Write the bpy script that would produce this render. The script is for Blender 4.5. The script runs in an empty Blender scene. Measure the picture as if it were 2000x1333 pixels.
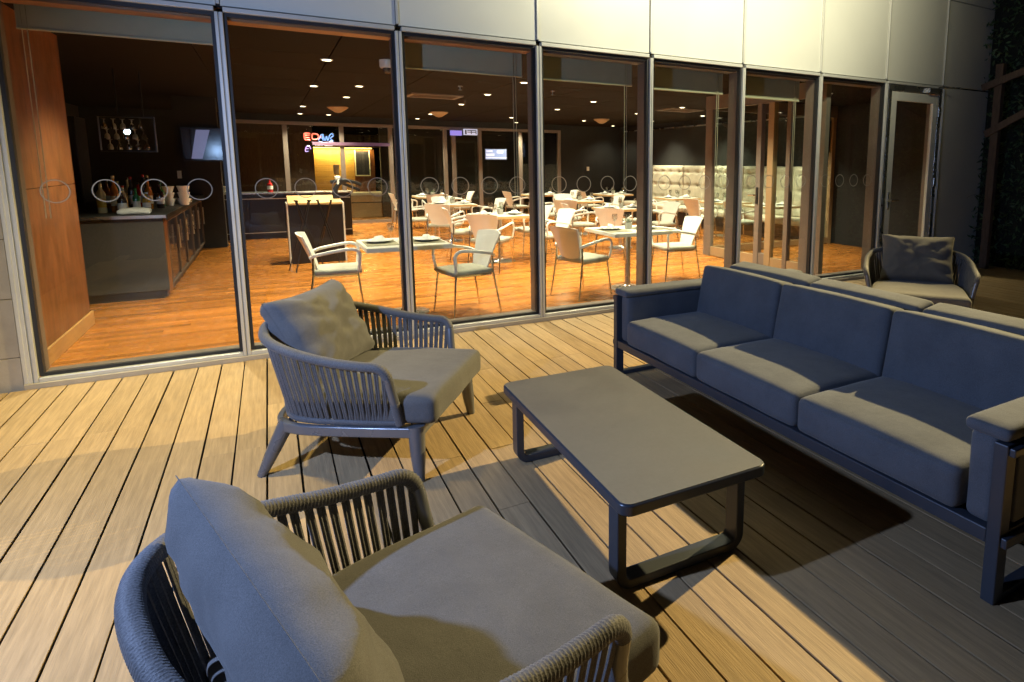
import bpy, bmesh, math, random
from math import radians, sin, cos, pi, sqrt
from mathutils import Vector, Matrix, noise
random.seed(7)
S = bpy.context.scene
COL = S.collection

# ------------------------------------------------------------------ camera, sky, lamps
CAM_H = 1.55
YAW, PITCH, ROLL = 0.528437, 0.142102, 0.005264
FPX, PCX, PCY = 1194.76, 1224.99, 490.40          # measured on the 2000 x 1333 photograph
cam_d = bpy.data.cameras.new('camera'); cam = bpy.data.objects.new('camera', cam_d); COL.objects.link(cam)
_f = Vector((sin(YAW)*cos(PITCH), cos(YAW)*cos(PITCH), -sin(PITCH)))
_r = Vector((cos(YAW), -sin(YAW), 0)); _u = _r.cross(_f)
_r, _u = _r*cos(ROLL)+_u*sin(ROLL), _u*cos(ROLL)-_r*sin(ROLL)
cam.matrix_world = Matrix(((_r.x, _u.x, -_f.x, 0), (_r.y, _u.y, -_f.y, 0), (_r.z, _u.z, -_f.z, CAM_H), (0, 0, 0, 1)))
cam_d.sensor_width = 36; cam_d.sensor_fit = 'HORIZONTAL'; cam_d.lens = FPX/2000*36
cam_d.shift_x = (1000-PCX)/2000; cam_d.shift_y = (PCY-666.5)/2000
cam_d.clip_start = .02; cam_d.clip_end = 400
S.camera = cam

world = bpy.data.worlds.new('World'); S.world = world; world.use_nodes = True
nt = world.node_tree; nt.nodes.clear()
sky = nt.nodes.new('ShaderNodeTexSky'); sky.sky_type = 'NISHITA'; sky.sun_disc = False
sky.sun_elevation = radians(-4); sky.sun_rotation = radians(200)
bg = nt.nodes.new('ShaderNodeBackground'); bg.inputs['Strength'].default_value = 0.05
wo = nt.nodes.new('ShaderNodeOutputWorld')
nt.links.new(sky.outputs[0], bg.inputs[0]); nt.links.new(bg.outputs[0], wo.inputs[0])

def spot(name, loc, to, power, color, angle, blend, radius):
    d = bpy.data.lights.new(name, 'SPOT'); d.energy = power; d.color = color
    d.spot_size = radians(angle); d.spot_blend = blend; d.shadow_soft_size = radius
    o = bpy.data.objects.new(name, d); COL.objects.link(o); o.location = loc
    o.rotation_euler = (Vector(to)-Vector(loc)).to_track_quat('-Z', 'Y').to_euler()
    return o
WARM = (1.0, .77, .34)
COOL = (.39, .555, 1.0)
spot('terrace_floodlight', (8.0, 3.6, 4.5), (0.6, 2.25, 0), 4500, WARM, 60, .75, .05)      # throws the sofa and table shadows to the left
spot('facade_washlight', (4.4, 3.1, 4.6), (4.4, 5.6, 4.5), 860, (1.0, .94, .64), 132, .6, .08)  # bright patch on the white panels
spot('pier_washlight', (-1.1, 4.0, 4.4), (-1.1, 4.15, 0), 750, (1.0, .80, .28), 66, 1.0, .15)      # bright left part of the deck
spot('side_floodlight', (-1.37, 2.1, 1.88), (.9, 2.6, .9), 300, COOL, 172, .4, .03)      # cool light from the left

S.view_settings.view_transform = 'Standard'; S.view_settings.look = 'None'
S.view_settings.exposure = 0; S.view_settings.gamma = 1; S.view_settings.use_curve_mapping = False
S.cycles.use_denoising = True
try: S.cycles.denoiser = 'OPENIMAGEDENOISE'
except Exception: pass
S.cycles.max_bounces = 8; S.cycles.transparent_max_bounces = 24
S.cycles.sample_clamp_indirect = 4

# ------------------------------------------------------------------ materials
def mat(name, col, rough=.5, metal=0., var=.12, scale=6., stretch=(1, 1, 1), bump=0., bscale=120., rand=0.,
        emit=None, es=0., trans=0., streak=0., spec=.5, bstretch=(1, 1, 1), rvar=0.):
    m = bpy.data.materials.new(name); m.use_nodes = True
    t = m.node_tree; N = t.nodes; L = t.links; N.clear()
    out = N.new('ShaderNodeOutputMaterial'); b = N.new('ShaderNodeBsdfPrincipled')
    L.new(b.outputs[0], out.inputs[0])
    b.inputs['Roughness'].default_value = rough; b.inputs['Metallic'].default_value = metal
    b.inputs['Specular IOR Level'].default_value = spec
    b.inputs['Transmission Weight'].default_value = trans
    tc = N.new('ShaderNodeTexCoord'); oi = N.new('ShaderNodeObjectInfo')
    off = N.new('ShaderNodeVectorMath'); off.operation = 'SCALE'; off.inputs[0].default_value = (37, 53, 71)
    L.new(oi.outputs['Random'], off.inputs['Scale'])
    add = N.new('ShaderNodeVectorMath'); add.operation = 'ADD'
    L.new(tc.outputs['Object'], add.inputs[0]); L.new(off.outputs[0], add.inputs[1])
    mp = N.new('ShaderNodeMapping'); mp.inputs['Scale'].default_value = stretch; L.new(add.outputs[0], mp.inputs[0])
    nz = N.new('ShaderNodeTexNoise'); nz.inputs['Scale'].default_value = scale; nz.inputs['Detail'].default_value = 6
    nz.inputs['Roughness'].default_value = .62
    L.new(mp.outputs[0], nz.inputs['Vector'])
    mx = N.new('ShaderNodeMix'); mx.data_type = 'RGBA'
    mx.inputs[6].default_value = tuple(max(0, c*(1-var)) for c in col)+(1,)
    mx.inputs[7].default_value = tuple(min(1, c*(1+var)) for c in col)+(1,)
    rmp = N.new('ShaderNodeMapRange'); rmp.inputs[1].default_value = .3; rmp.inputs[2].default_value = .7
    L.new(nz.outputs[0], rmp.inputs[0]); L.new(rmp.outputs[0], mx.inputs[0])
    col_out = mx.outputs[2]
    if rand:
        hs = N.new('ShaderNodeHueSaturation')
        mr = N.new('ShaderNodeMapRange'); mr.inputs[3].default_value = 1-rand; mr.inputs[4].default_value = 1+rand
        L.new(oi.outputs['Random'], mr.inputs[0]); L.new(mr.outputs[0], hs.inputs['Value']); L.new(col_out, hs.inputs['Color'])
        col_out = hs.outputs[0]
    L.new(col_out, b.inputs['Base Color'])
    if rvar:
        n3 = N.new('ShaderNodeTexNoise'); n3.inputs['Scale'].default_value = 3.1; n3.inputs['Detail'].default_value = 5
        L.new(add.outputs[0], n3.inputs['Vector'])
        r3 = N.new('ShaderNodeMapRange'); r3.inputs[1].default_value = .35; r3.inputs[2].default_value = .65
        r3.inputs[3].default_value = max(.02, rough-rvar); r3.inputs[4].default_value = min(1, rough+rvar)
        L.new(n3.outputs[0], r3.inputs[0]); L.new(r3.outputs[0], b.inputs['Roughness'])
    if bump:
        mp2 = N.new('ShaderNodeMapping'); mp2.inputs['Scale'].default_value = bstretch; L.new(add.outputs[0], mp2.inputs[0])
        n2 = N.new('ShaderNodeTexNoise'); n2.inputs['Scale'].default_value = bscale; n2.inputs['Detail'].default_value = 3
        L.new(mp2.outputs[0], n2.inputs['Vector'])
        bp = N.new('ShaderNodeBump'); bp.inputs['Strength'].default_value = bump; bp.inputs['Distance'].default_value = .004
        L.new(n2.outputs[0], bp.inputs['Height']); L.new(bp.outputs[0], b.inputs['Normal'])
    if emit:
        b.inputs['Emission Color'].default_value = emit+(1,); b.inputs['Emission Strength'].default_value = es
    return m

def glass_mat(name, tint=(.93, .96, .94), ior=1.5, rough=0.0):
    m = bpy.data.materials.new(name); m.use_nodes = True
    t = m.node_tree; N = t.nodes; L = t.links; N.clear()
    out = N.new('ShaderNodeOutputMaterial'); mx = N.new('ShaderNodeMixShader'); tr = N.new('ShaderNodeBsdfTransparent')
    gl = N.new('ShaderNodeBsdfGlossy'); fr = N.new('ShaderNodeFresnel'); ge = N.new('ShaderNodeNewGeometry'); mr = N.new('ShaderNodeMapRange')
    mr.inputs[3].default_value = ior; mr.inputs[4].default_value = 1/ior; L.new(ge.outputs['Backfacing'], mr.inputs[0]); L.new(mr.outputs[0], fr.inputs[0])
    tr.inputs[0].default_value = tint+(1,); gl.inputs['Roughness'].default_value = rough; fr.inputs[0].default_value = ior
    L.new(fr.outputs[0], mx.inputs[0]); L.new(tr.outputs[0], mx.inputs[1]); L.new(gl.outputs[0], mx.inputs[2]); L.new(mx.outputs[0], out.inputs[0])
    return m

def weave(name, col, scale=420., var=.22, bump=.35, rough=.9, mottle=.14):
    """woven fabric: crossed thread waves plus mottling"""
    m = mat(name, col, rough, var=mottle, scale=5., bump=.0, spec=.2)
    t = m.node_tree; N = t.nodes; L = t.links
    b = next(n for n in N if n.type == 'BSDF_PRINCIPLED'); tc = next(n for n in N if n.type == 'TEX_COORD')
    n1 = N.new('ShaderNodeTexNoise'); n1.inputs['Scale'].default_value = scale; n1.inputs['Detail'].default_value = 2
    L.new(tc.outputs['Object'], n1.inputs['Vector'])
    src = b.inputs['Base Color'].links[0].from_socket
    mr = N.new('ShaderNodeMapRange'); mr.inputs[1].default_value = .3; mr.inputs[2].default_value = .7
    mr.inputs[3].default_value = 1-var; mr.inputs[4].default_value = 1+var
    L.new(n1.outputs[0], mr.inputs[0])
    vm = N.new('ShaderNodeVectorMath'); vm.operation = 'SCALE'
    L.new(src, vm.inputs[0]); L.new(mr.outputs[0], vm.inputs['Scale']); L.new(vm.outputs[0], b.inputs['Base Color'])
    n2 = N.new('ShaderNodeTexNoise'); n2.inputs['Scale'].default_value = 14; n2.inputs['Detail'].default_value = 4
    L.new(tc.outputs['Object'], n2.inputs['Vector'])
    b1 = N.new('ShaderNodeBump'); b1.inputs['Strength'].default_value = bump; b1.inputs['Distance'].default_value = .002
    L.new(n1.outputs[0], b1.inputs['Height'])
    b2 = N.new('ShaderNodeBump'); b2.inputs['Strength'].default_value = .25; b2.inputs['Distance'].default_value = .012
    L.new(n2.outputs[0], b2.inputs['Height']); L.new(b1.outputs[0], b2.inputs['Normal']); L.new(b2.outputs[0], b.inputs['Normal'])
    b.inputs['Sheen Weight'].default_value = .15
    return m

MT = dict(
    deck=mat('composite_deck', (.42, .292, .155), .62, var=.2, scale=7, stretch=(9, .55, 9), bump=.5, bscale=90, bstretch=(3, .12, 3), rand=.08, spec=.35, rvar=.1),
    joist=mat('dark_joist', (.008, .007, .006), .95),
    floor=mat('teak_floor', (.42, .15, .026), .24, var=.22, scale=5, stretch=(.15, 12, 12), bump=.08, bscale=60, bstretch=(.1, 3, 3), rand=.3, rvar=.08),
    alu=mat('brushed_aluminium', (.60, .60, .56), .4, .25, var=.06, scale=3, bump=.05, rvar=.08),
    gasket=mat('black_gasket', (.012, .013, .015), .55),
    profile=mat('bronze_grey_profile', (.21, .17, .145), .45, .2, var=.06, rvar=.08),
    tanprofile=mat('tan_profile', (.36, .24, .13), .5, .1, var=.06),
    panel=mat('satin_white_panel', (.66, .66, .60), .38, var=.03, scale=1.4, rvar=.06),
    dark=mat('dark_void', (.01, .01, .011), .9),
    soffit=mat('bounce_tinted_soffit', (.35, .16, .07), .5, var=.2, stretch=(.4, 6, 6)),  # orange of the floor bounce is put into the head lining's colour
    stone=mat('beige_stone', (.42, .37, .29), .65, var=.12, scale=5, bump=.3, bscale=60, rand=.05),
    woodwall=mat('cherry_veneer', (.20, .072, .023), .36, var=.35, scale=3, stretch=(5, 5, .9), rvar=.08),
    skirting=mat('oak_skirting', (.5, .27, .09), .4, var=.15, stretch=(1, 1, 6)),
    granite=mat('bush_granite', (.042, .041, .037), .6, var=.35, scale=140, bump=.25, bscale=150),
    steel=mat('stainless_steel', (.58, .57, .54), .28, .95, var=.04, rvar=.07),
    chrome=mat('chrome_leg', (.75, .75, .74), .1, 1., var=.02),
    black=mat('black_lacquer', (.012, .012, .014), .35, var=.1),
    blackwall=mat('black_wall', (.016, .016, .017), .75, var=.15),
    ceil=mat('brown_ceiling_panel', (.014, .0095, .0065), .85, var=.12, scale=3, rand=.07, spec=.08),
    fabric=weave('grey_outdoor_fabric', (.118, .116, .115)),
    sofafab=weave('slate_sofa_fabric', (.10, .11, .128), scale=380, var=.2),
    frame=mat('anthracite_frame', (.05, .06, .08), .38, .25, var=.05, bump=.06, bscale=400, rvar=.08),
    tabletop=mat('taupe_table_top', (.145, .14, .13), .42, var=.05, scale=60, bump=.1, bscale=500, rvar=.1),
    chairmetal=mat('grey_chair_metal', (.17, .175, .19), .3, .35, var=.05, rvar=.08),
    rope=weave('grey_rope', (.115, .113, .116), scale=260, var=.3, bump=.6, rough=.6),
    white=mat('white_plastic', (.80, .79, .74), .38, var=.04),
    seatpad=weave('sage_seat_pad', (.36, .36, .30), scale=300, var=.12),
    cream=weave('cream_upholstery', (.62, .58, .46), scale=240, var=.1, rough=.7),
    laminate=mat('white_laminate', (.72, .69, .62), .3, var=.03),
    tableedge=mat('oak_table_edge', (.55, .36, .16), .4, var=.1),
    china=mat('white_china', (.78, .77, .74), .18, var=.02),
    linen=mat('white_linen', (.74, .73, .69), .85, var=.06, bump=.3, bscale=70),
    mat=mat('olive_placemat', (.22, .20, .13), .8, var=.1, bump=.3, bscale=300),
    pot=mat('pale_plant_pot', (.6, .57, .5), .6),
    leaf=mat('leaf_green', (.06, .11, .03), .55, var=.4, scale=9),
    ivy=mat('ivy_leaf', (.06, .11, .05), .5, var=.5, scale=3),
    timber=mat('weathered_timber', (.10, .065, .045), .8, var=.3, stretch=(6, 6, 1), bump=.4, bscale=40),
    soil=mat('dark_planting', (.012, .016, .012), .95, var=.4, bump=.5, bscale=30),
    blind=mat('beige_blind', (.42, .39, .28), .85, var=.05, bump=.1, bscale=300),
    ring=mat('etched_ring', (.26, .25, .22), .6, var=.04),
    lamp=mat('downlight_lens', (1, .9, .7), .5, emit=(1, .86, .6), es=9),
    tvblue=mat('tv_picture', (.1, .12, .2), .3, emit=(.42, .5, .85), es=.9),
    red_neon=mat('red_neon', (.5, .05, .04), .4, emit=(1, .14, .08), es=.8),
    blue_neon=mat('blue_neon', (.05, .1, .3), .4, emit=(.10, .28, .75), es=.55),
    tvreflect=mat('painted_screen_reflection', (.05, .05, .08), .2, emit=(.17, .16, .30), es=.8),
    white_neon=mat('white_neon', (.5, .5, .6), .4, emit=(.75, .72, .95), es=.8),
    purple_glow=mat('purple_sign', (.2, .1, .4), .4, emit=(.36, .3, .95), es=.9),
    warmstrip=mat('warm_led_strip', (1, .8, .4), .4, emit=(1, .62, .16), es=8),
    purple_dim=mat('purple_header', (.12, .06, .1), .6, emit=(.36, .2, .5), es=.12),  # emission stands in for purple light on the header; it is no lamp
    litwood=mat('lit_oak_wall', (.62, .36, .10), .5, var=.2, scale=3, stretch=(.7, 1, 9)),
    coldlamp=mat('cold_lamp', (1, 1, 1), .4, emit=(.75, .83, 1), es=45),
    smoke=mat('black_screen_glass', (.03, .03, .045), .12, var=.05),
)
MT['glass'] = glass_mat('clear_glass')
MT['goblet'] = glass_mat('goblet_glass', (.93, .93, .92), 2.3, .05)
for nm, c in dict(bottle_green=(.02, .16, .05), bottle_amber=(.42, .16, .02), bottle_clear=(.6, .56, .4), bottle_dark=(.02, .012, .01), bottle_red=(.4, .02, .02), bottle_gold=(.55, .36, .06)).items():
    MT[nm] = mat(nm, c, .1, var=.05, spec=.8)

# ------------------------------------------------------------------ mesh tools
class MB:
    def __init__(s): s.v = []; s.f = []
    def add(s, vs, fs):
        o = len(s.v); s.v += [tuple(v) for v in vs]; s.f += [tuple(i+o for i in f) for f in fs]; return s
    def box(s, x0, x1, y0, y1, z0, z1, M=None):
        vs = [Vector((x, y, z)) for x in (x0, x1) for y in (y0, y1) for z in (z0, z1)]
        if M is not None: vs = [M @ v for v in vs]
        return s.add(vs, [(0, 1, 3, 2), (4, 6, 7, 5), (0, 4, 5, 1), (2, 3, 7, 6), (0, 2, 6, 4), (1, 5, 7, 3)])
    def tube(s, pts, r, n=10, cap=True, flat=None, up=None):
        """swept round or flattened tube; r a number or list; flat = (scale along side, scale along up)"""
        P = [Vector(p) for p in pts]; m = len(P); R = r if isinstance(r, (list, tuple)) else [r]*m
        vs = []; side = None
        for i in range(m):
            d = (P[min(i+1, m-1)]-P[max(i-1, 0)]).normalized()
            if up is not None:
                a = Vector(up).cross(d)
                if a.length < 1e-4: a = side or Vector((1, 0, 0))
                side = a.normalized()
            elif side is None:
                a = Vector((0, 0, 1)) if abs(d.z) < .9 else Vector((1, 0, 0)); side = a.cross(d).normalized()
            else: side = (side-d*side.dot(d)).normalized()
            w = d.cross(side)
            fs_, fu = flat or (1, 1)
            for k in range(n):
                t = 2*pi*k/n; vs.append(P[i]+side*(cos(t)*R[i]*fs_)+w*(sin(t)*R[i]*fu))
        fs = [(i*n+k, i*n+(k+1) % n, (i+1)*n+(k+1) % n, (i+1)*n+k) for i in range(m-1) for k in range(n)]
        if cap: fs += [tuple(range(n-1, -1, -1)), tuple((m-1)*n+k for k in range(n))]
        return s.add(vs, fs)
    def cyl(s, p0, p1, r0, r1=None, n=12): return s.tube([p0, p1], [r0, r0 if r1 is None else r1], n)
    def sweep(s, pts, w, h, closed=False):
        """rectangular bar w wide (sideways) by h high along a path in plan or space, up kept near z"""
        P = [Vector(p) for p in pts]; m = len(P); vs = []
        for i in range(m):
            if closed: d = P[(i+1) % m]-P[i-1]
            else: d = P[min(i+1, m-1)]-P[max(i-1, 0)]
            d.normalize(); a = Vector((0, 0, 1)).cross(d)
            if a.length < .05: a = Vector((0, 1, 0))
            a.normalize(); u = d.cross(a)
            for sw, sh in ((-1, -1), (1, -1), (1, 1), (-1, 1)): vs.append(P[i]+a*(sw*w/2)+u*(sh*h/2))
        fs = []
        for i in range(m if closed else m-1):
            j = (i+1) % m
            fs += [(i*4+k, i*4+(k+1) % 4, j*4+(k+1) % 4, j*4+k) for k in range(4)]
        if not closed: fs += [(3, 2, 1, 0), tuple((m-1)*4+k for k in range(4))]
        return s.add(vs, fs)
    def lathe(s, prof, n=16, c=(0, 0, 0)):
        c = Vector(c); vs = []; m = len(prof)
        for r, z in prof:
            for k in range(n): t = 2*pi*k/n; vs.append(c+Vector((r*cos(t), r*sin(t), z)))
        fs = [(i*n+k, i*n+(k+1) % n, (i+1)*n+(k+1) % n, (i+1)*n+k) for i in range(m-1) for k in range(n)]
        fs += [tuple(range(n-1, -1, -1)), tuple((m-1)*n+k for k in range(n))]
        return s.add(vs, fs)
    def prism(s, poly, z0, z1):
        n = len(poly)
        vs = [(x, y, z0) for x, y in poly]+[(x, y, z1) for x, y in poly]
        return s.add(vs, [tuple(range(n-1, -1, -1)), tuple(range(n, 2*n))]+[(k, (k+1) % n, n+(k+1) % n, n+k) for k in range(n)])
    def mesh(s, name, m, smooth=False, angle=None):
        me = bpy.data.meshes.new(name); me.from_pydata(s.v, [], s.f); me.update()
        if m is not None: me.materials.append(MT[m] if isinstance(m, str) else m)
        if smooth:
            me.polygons.foreach_set('use_smooth', [True]*len(me.polygons))
            try: me.set_sharp_from_angle(angle=radians(angle or 40))
            except Exception: pass
        return me
    def build(s, name, m, parent=None, smooth=False, bevel=0, angle=None, loc=None, seg=2):
        return put(name, s.mesh(name, m, smooth, angle), parent, loc, bevel, seg)

def put(name, me, parent=None, loc=None, bevel=0, seg=2):
    o = bpy.data.objects.new(name, me); COL.objects.link(o)
    if parent is not None: o.parent = parent
    if loc is not None: o.location = loc
    if bevel:
        b = o.modifiers.new('edge', 'BEVEL'); b.width = bevel; b.segments = seg; b.limit_method = 'ANGLE'; b.angle_limit = radians(40)
    return o
def tag(o, label, cat, group=None):
    o['label'] = label; o['category'] = cat
    if group: o['group'] = group
    return o
def empty(name, loc=(0, 0, 0), rz=0., label=None, cat=None, group=None):
    o = bpy.data.objects.new(name, None); COL.objects.link(o); o.location = loc; o.rotation_euler = (0, 0, rz); o.empty_display_size = .1
    if label: tag(o, label, cat, group)
    return o
def structure(o): o['kind'] = 'structure'; return o
def stuff(o): o['kind'] = 'stuff'; return o
def clone(o, parent=None):
    c = o.copy(); COL.objects.link(c); c.parent = parent
    for ch in KIDS.get(o.name) or [x for x in o.children]: clone(ch, c)
    return c
KIDS = {}
def freeze(o):                       # remember children once so that cloning stays quick
    KIDS[o.name] = list(o.children)
    for c in o.children: freeze(c)
def place(proto, flag, loc, rz, label, group=None):
    o = proto if not flag else clone(proto)
    flag.append(1); o.location = loc; o.rotation_euler = (0, 0, rz); o['label'] = label
    if group: o['group'] = group
    return o
def box(name, x0, x1, y0, y1, z0, z1, m, parent=None, bevel=0):
    return MB().box(x0, x1, y0, y1, z0, z1).build(name, m, parent, bevel=bevel)
def spline(pts, n):
    P = [Vector(p) for p in pts]; P = [P[0]*2-P[1]]+P+[P[-1]*2-P[-2]]; out = []
    k = len(P)-3
    for i in range(n):
        t = i/(n-1)*k; j = min(int(t), k-1); t -= j
        a, b, c, d = P[j:j+4]
        out.append(.5*((2*b)+(c-a)*t+(2*a-5*b+4*c-d)*t*t+(3*b-a-3*c+d)*t**3))
    return out
def cushion(sx, sy, sz, r=.05, n=15, top=.02, bot=0., front=0., wr=0., seed=0, freq=5.):
    """upholstered block: rounded box with crowned faces and soft wrinkles, centred at the origin"""
    h = Vector((sx/2, sy/2, sz/2)); g = [sin(pi/2*(2*i/(n-1)-1)) for i in range(n)]
    idx = {}; vs = []; fs = []
    def vert(p):
        key = tuple(round(c, 5) for c in p)
        if key in idx: return idx[key]
        q = Vector((p[0]*h.x, p[1]*h.y, p[2]*h.z))
        rr = min(r, h.x*.98, h.y*.98, h.z*.98)
        inn = Vector([max(-(h[i]-rr), min(h[i]-rr, q[i])) for i in range(3)])
        d = q-inn
        if d.length > 1e-9: q = inn+d.normalized()*rr
        cx, cy, cz = (1-p[0]**2), (1-p[1]**2), (1-p[2]**2)
        if p[2] > .2: q.z += top*(cx*cy)**.7
        if p[2] < -.2: q.z -= bot*cx*cy
        q.x += front*p[0]*cy*cz
        if wr:
            nv = noise.noise_vector(Vector((q.x*freq+seed*7.1, q.y*freq+seed*3.3, q.z*freq)))
            q += nv*wr
        vs.append(q); idx[key] = len(vs)-1; return idx[key]
    for ax in range(3):
        for sg in (-1, 1):
            for i in range(n-1):
                for j in range(n-1):
                    c = []
                    for a, b in ((g[i], g[j]), (g[i+1], g[j]), (g[i+1], g[j+1]), (g[i], g[j+1])):
                        p = [0, 0, 0]; p[ax] = sg; p[(ax+1) % 3] = a; p[(ax+2) % 3] = b; c.append(vert(p))
                    fs.append(tuple(c) if sg > 0 else tuple(reversed(c)))
    return MB().add(vs, fs)
def rounded_rect(x0, x1, y0, y1, r, n=6):
    out = []
    for cx, cy, a in ((x1-r, y1-r, 0), (x0+r, y1-r, 90), (x0+r, y0+r, 180), (x1-r, y0+r, 270)):
        for i in range(n+1):
            t = radians(a+90*i/n); out.append((cx+r*cos(t), cy+r*sin(t)))
    return out
def even(P, n):
    """resample a path at equal arc length"""
    d = [0.]
    for a, b in zip(P, P[1:]): d.append(d[-1]+(b-a).length)
    out = []; j = 0
    for i in range(n):
        t = d[-1]*i/(n-1)
        while j < len(P)-2 and d[j+1] < t: j += 1
        u = (t-d[j])/max(1e-9, d[j+1]-d[j]); out.append(P[j].lerp(P[j+1], min(1, u)))
    return out

# ------------------------------------------------------------------ terrace deck
deck = structure(box('deck', -2.4, 10.3, -.9, 5.5, -.08, -.03, 'joist'))
_bm = {}
def deck_mesh(L):
    if L not in _bm: _bm[L] = MB().box(.0048, .1452, 0, L-.002, -.006, 0).box(.012, .138, .004, L-.007, -.028, -.0062).mesh('board', 'deck')
    return _bm[L]
rb = random.Random(3); LENS = (1.1, 1.75, 2.4, 3.0, 3.6)
for k in range(84):
    x = -2.353+.15*k; y = 5.5
    first = True
    while y > -.6:
        L = rb.choice(LENS[:4]) if first else rb.choice(LENS[2:])
        first = False
        if y-L < -.3: L = max((q for q in LENS if y-q > -1.0), default=1.1)
        b = put('board', deck_mesh(L), deck, (x+rb.uniform(-.0012, .0012), y-L, rb.uniform(-.0015, .001)))
        y -= L

# ------------------------------------------------------------------ glazed facade
MX = [-1.485+1.25*k for k in range(9)]         # mullion lines, last one is the door's far side
GY = 5.60
fac = empty('glazed_facade', (0, GY, 0), label='glass curtain wall with slim aluminium mullions under satin white panels', cat='facade')
def fbox(name, x0, x1, y0, y1, z0, z1, m, parent=fac, bevel=0): return box(name, x0, x1, y0-GY, y1-GY, z0, z1, m, parent, bevel)
for k, x in enumerate(MX):
    w = .026 if k < 4 else .018
    mu = MB()
    mu.box(x-w, x-.004, 5.53-GY, 5.575-GY, .0, 2.63); mu.box(x+.004, x+w, 5.53-GY, 5.575-GY, .0, 2.63)
    mu.box(x-.004, x+.004, 5.545-GY, 5.575-GY, .0, 2.63)
    mo = mu.build('mullion', 'alu', fac, bevel=.003)
    fbox('inner_profile', x-.034, x+.034, 5.618, 5.765, .07, 2.60, 'profile', mo, .003)
    for s in (-1, 1):
        a, b = sorted((x+s*w, x+s*(w+.024)))
        fbox('gasket', a, b, 5.56, 5.612, .07, 2.62, 'gasket', mo)
    fbox('panel_joint_cap', x-.011, x+.011, 5.545, 5.572, 2.69, 5.2, 'alu', mo, .002)
for k in range(8):
    x0, x1 = MX[k], MX[k+1]
    tr = fbox('head_rail', x0+.028, x1-.028, 5.535, 5.60, 2.635, 2.668, 'alu', bevel=.003)
    fbox('gasket', x0+.03, x1-.03, 5.57, 5.61, 2.606, 2.634, 'gasket', tr)
    fbox('head_lining', x0+.036, x1-.036, 5.63, 5.79, 2.59, 2.61, 'soffit' if k < 3 else 'profile', tr)
    if k < 7:
        si = fbox('sill_rail', x0+.028, x1-.028, 5.53, 5.60, .012, .062, 'alu', bevel=.003)
        fbox('inner_sill', x0+.036, x1-.036, 5.625, 5.765, .004, .07, 'profile', si)
        fbox('gasket', x0+.03, x1-.03, 5.575, 5.612, .062, .085, 'gasket', si)
        pane = fbox('pane', x0+.034, x1-.034, 5.602, 5.612, .08, 2.61, 'glass')
        for j in range(4):
            cx = x0+.215+.272*j+.005; n = 40; vs = []; fs = []
            for t in range(n):
                a = 2*pi*t/n
                for r, yy in ((.080, 5.6005), (.0735, 5.6005), (.0735, 5.5990), (.080, 5.5990)): vs.append((cx+r*cos(a), yy-GY, 1.34+r*sin(a)))
            for t in range(n):
                u = (t+1) % n
                fs += [(t*4+q, t*4+(q+1) % 4, u*4+(q+1) % 4, u*4+q) for q in range(4)]
            MB().add(vs, fs).build('etched_ring', 'ring', pane)
    for z0, z1 in ((2.682, 3.868), (3.88, 5.2)):
        fbox('white_panel', x0+.014, x1-.014, 5.565, 5.595, z0, z1, 'panel', bevel=.003)
for z0, z1 in ((.02, 2.66), (2.682, 3.868), (3.88, 5.2)):
    fbox('white_panel', MX[8]+.014, 9.75, 5.565, 5.595, z0, z1, 'panel', bevel=.003)
fbox('backing', -1.6, 9.8, 5.60, 5.66, 2.675, 5.2, 'dark')
fbox('backing', MX[8]+.03, 9.8, 5.60, 5.66, 0, 2.674, 'dark')
th = tag(box('door_threshold', -1.53, 7.24, 5.502, 5.528, -.03, .035, 'stone', bevel=.003), 'pale stone threshold strip between the deck and the glass wall', 'threshold')

# stone pier at the left end
pier = empty('stone_pier', (-2.1, 5.6, 0), label='beige stone tiled pier at the left end of the glass wall', cat='pier')
box('core', -1.2, .56, -.03, .4, -.05, 5.2, 'joist', pier)
zz = [-.18, .222, .627, 1.03, 1.435, 1.84, 2.245, 2.65, 3.055, 3.46]
for a, b in zip(zz, zz[1:]):
    for xa, xb in ((-1.2, -.245), (-.242, .562)):
        box('stone_tile', xa, xb, -.06, -.031, max(a, -.03)+.002, b-.002, 'stone', pier, .002)
box('jamb', .567, .59, -.075, .17, 0, 2.63, 'alu', pier, .003)

# escape door in the last bay
door = empty('glass_door', (MX[7], 5.6, 0), label='tall dark glass door in a pale metal frame beside the green wall', cat='door')
def dbox(name, x0, x1, y0, y1, z0, z1, m, parent=door, bevel=.003): return box(name, x0, x1, y0, y1, z0, z1, m, parent, bevel)
fr = dbox('frame_head', .05, 1.23, -.06, .06, 2.55, 2.63, 'steel')
for a, b in ((.05, .11), (1.15, 1.23)): dbox('frame_jamb', a, b, -.06, .06, 0, 2.549, 'steel')
leaf = MB().box(.115, .235, -.05, -.005, .02, 2.54).box(1.045, 1.145, -.05, -.005, .02, 2.54).box(.235, 1.045, -.05, -.005, 2.42, 2.54).box(.235, 1.045, -.05, -.005, .02, .16).build('leaf_frame', 'panel', door, bevel=.003)
dbox('pane', .235, 1.045, -.032, -.022, .16, 2.42, 'glass', door, 0)
for z in (.4, 1.3, 2.3):
    MB().cyl((1.15, -.075, z-.06), (1.15, -.075, z+.06), .018).box(1.12, 1.2, -.075, -.055, z-.06, z+.06).build('hinge', 'steel', door, smooth=True)
ha = MB().box(.16, .2, -.062, -.05, .93, 1.17).build('handle_plate', 'steel', door, bevel=.004)
MB().tube([(.18, -.062, 1.06), (.18, -.115, 1.06), (.19, -.12, 1.06), (.31, -.12, 1.06)], .011, 8).build('lever', 'steel', ha, smooth=True)
cl = dbox('door_closer', .86, 1.1, -.11, -.055, 2.56, 2.62, 'steel')
MB().cyl((1.08, -.085, 2.64), (1.4, -.22, 2.64), .011, n=8).build('closer_arm', 'steel', cl, smooth=True)

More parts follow.
